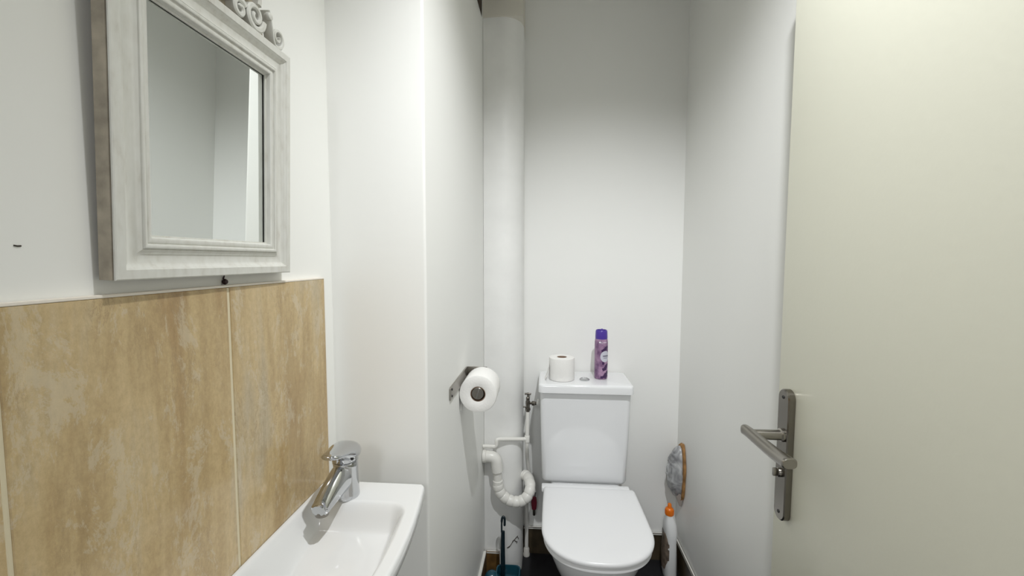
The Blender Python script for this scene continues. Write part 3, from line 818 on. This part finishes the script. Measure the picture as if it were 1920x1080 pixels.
# the flat bowed lever running back towards the hinges
lev = bmesh.new(); rings = []
path = catmull([(XD-.0760, .8200, .9775), (XD-.0735, .806, .9770), (XD-.0715, .785, .9755), (XD-.0690, .755, .9735), (XD-.0670, .725, .9725), (XD-.0660, .700, .9735), (XD-.0660, .684, .9750)], 6)
for i, p in enumerate(path):
    t = i/(len(path)-1); wd = .0072 + .0052*t; hh = .0096 - .0006*t
    if i in (0, len(path)-1): wd *= .85; hh *= .85
    rings.append([p + Vector((wd*math.copysign(abs(math.cos(a))**.7, math.cos(a)), 0, hh*math.copysign(abs(math.sin(a))**.7, math.sin(a)))) for a in [2*PI*k/24 for k in range(24)]])
loft(lev, rings); obj('lever', lev, M['steel'], door, angle=50)
kb = bmesh.new(); lathe(kb, [(.0085, 0), (.0085, .004), (.007, .006), (.0002, .006)], (XD-.0123, .808, .900), (-1, 0, 0), 20)
kc = obj('privacy_turn', kb, M['steel_dark'], plate)
obj('turn_knob', box(XD-.0265, XD-.018, .8055, .8105, .893, .909, bev=.002), M['steel'], kc)

# small dark scuff low on the wall left of the mirror
m_ = bmesh.new(); tube(m_, [(-.4497, .3265, 1.3115), (-.4495, .329, 1.311), (-.4497, .3315, 1.3112)], .0007, 6)
tag(obj('wall_scuff', m_, M['crack']), 'tiny dark scuff mark on the wall left of the mirror', 'scuff mark')

# ------------------------------------------------------------------ lamp (outside the frame) and fill light
# recessed spot in the ceiling of the room
LX, LY, LZ = .25, .42, 2.42
lamp = thing('ceiling_spotlight', 'small round white ceiling spotlight turned towards the toilet', 'lamp', (LX, LY, ZC))
aim = Vector((0, .40, -1)).normalized(); tip = Vector((LX, LY, LZ))
obj('base', lathe(bmesh.new(), [(.0002, 0), (.05, 0), (.05, .012), (.046, .016), (.0002, .016)], (LX, LY, ZC-.0005), (0, 0, -1), 36), M['plastic_white'], lamp)
obj('shade', lathe(bmesh.new(), [(.012, -.07), (.030, -.066), (.034, -.05), (.036, -.004), (.034, -.004), (.031, -.048), (.012, -.052), (.012, -.07)], tip, aim, 32, cap0=False, cap1=False), M['plastic_white'], lamp)
L = bpy.data.lights.new('spotlight_bulb', 'SPOT'); L.spot_size = math.radians(102); L.spot_blend = 1; L.shadow_soft_size = .018
L.energy = 76; L.color = (.962, .976, 1.0)
lo = bpy.data.objects.new('spotlight_bulb', L); C.objects.link(lo); lo.location = tip; lo.rotation_euler = aim.to_track_quat('-Z', 'Y').to_euler()
# added soft fill light behind the camera, shining in through the doorway
L2 = bpy.data.lights.new('hall_fill', 'POINT'); L2.energy = 52; L2.shadow_soft_size = .25; L2.color = (.965, .98, 1.0)
l2 = bpy.data.objects.new('hall_fill', L2); C.objects.link(l2); l2.location = (-.40, -2.0, 2.40)
w = bpy.data.worlds.new('hall'); bpy.context.scene.world = w; w.use_nodes = True
bg = w.node_tree.nodes['Background']; bg.inputs[0].default_value = (.98, .985, 1.0, 1); bg.inputs[1].default_value = .45

# ------------------------------------------------------------------ camera
cam = bpy.data.cameras.new('camera'); co = bpy.data.objects.new('camera', cam); C.objects.link(co)
cam.sensor_width = 36; cam.lens = 36*790/1920; cam.clip_start = .01
yaw, pitch, roll = (math.radians(a) for a in (4.35, 3.83, .1))
f = Vector((-math.sin(yaw)*math.cos(pitch), math.cos(yaw)*math.cos(pitch), -math.sin(pitch)))
r = f.cross(Vector((0, 0, 1))).normalized(); u = r.cross(f)
r2 = math.cos(roll)*r + math.sin(roll)*u; u2 = -math.sin(roll)*r + math.cos(roll)*u
mt = Matrix((r2, u2, -f)).transposed().to_4x4(); mt.translation = Vector((0, 0, 1.30))
co.matrix_world = mt
S = bpy.context.scene
S.camera = co
S.view_settings.view_transform = 'Standard'; S.view_settings.look = 'None'
S.view_settings.gamma = 1; S.view_settings.use_curve_mapping = False
S.view_settings.exposure = 0.0
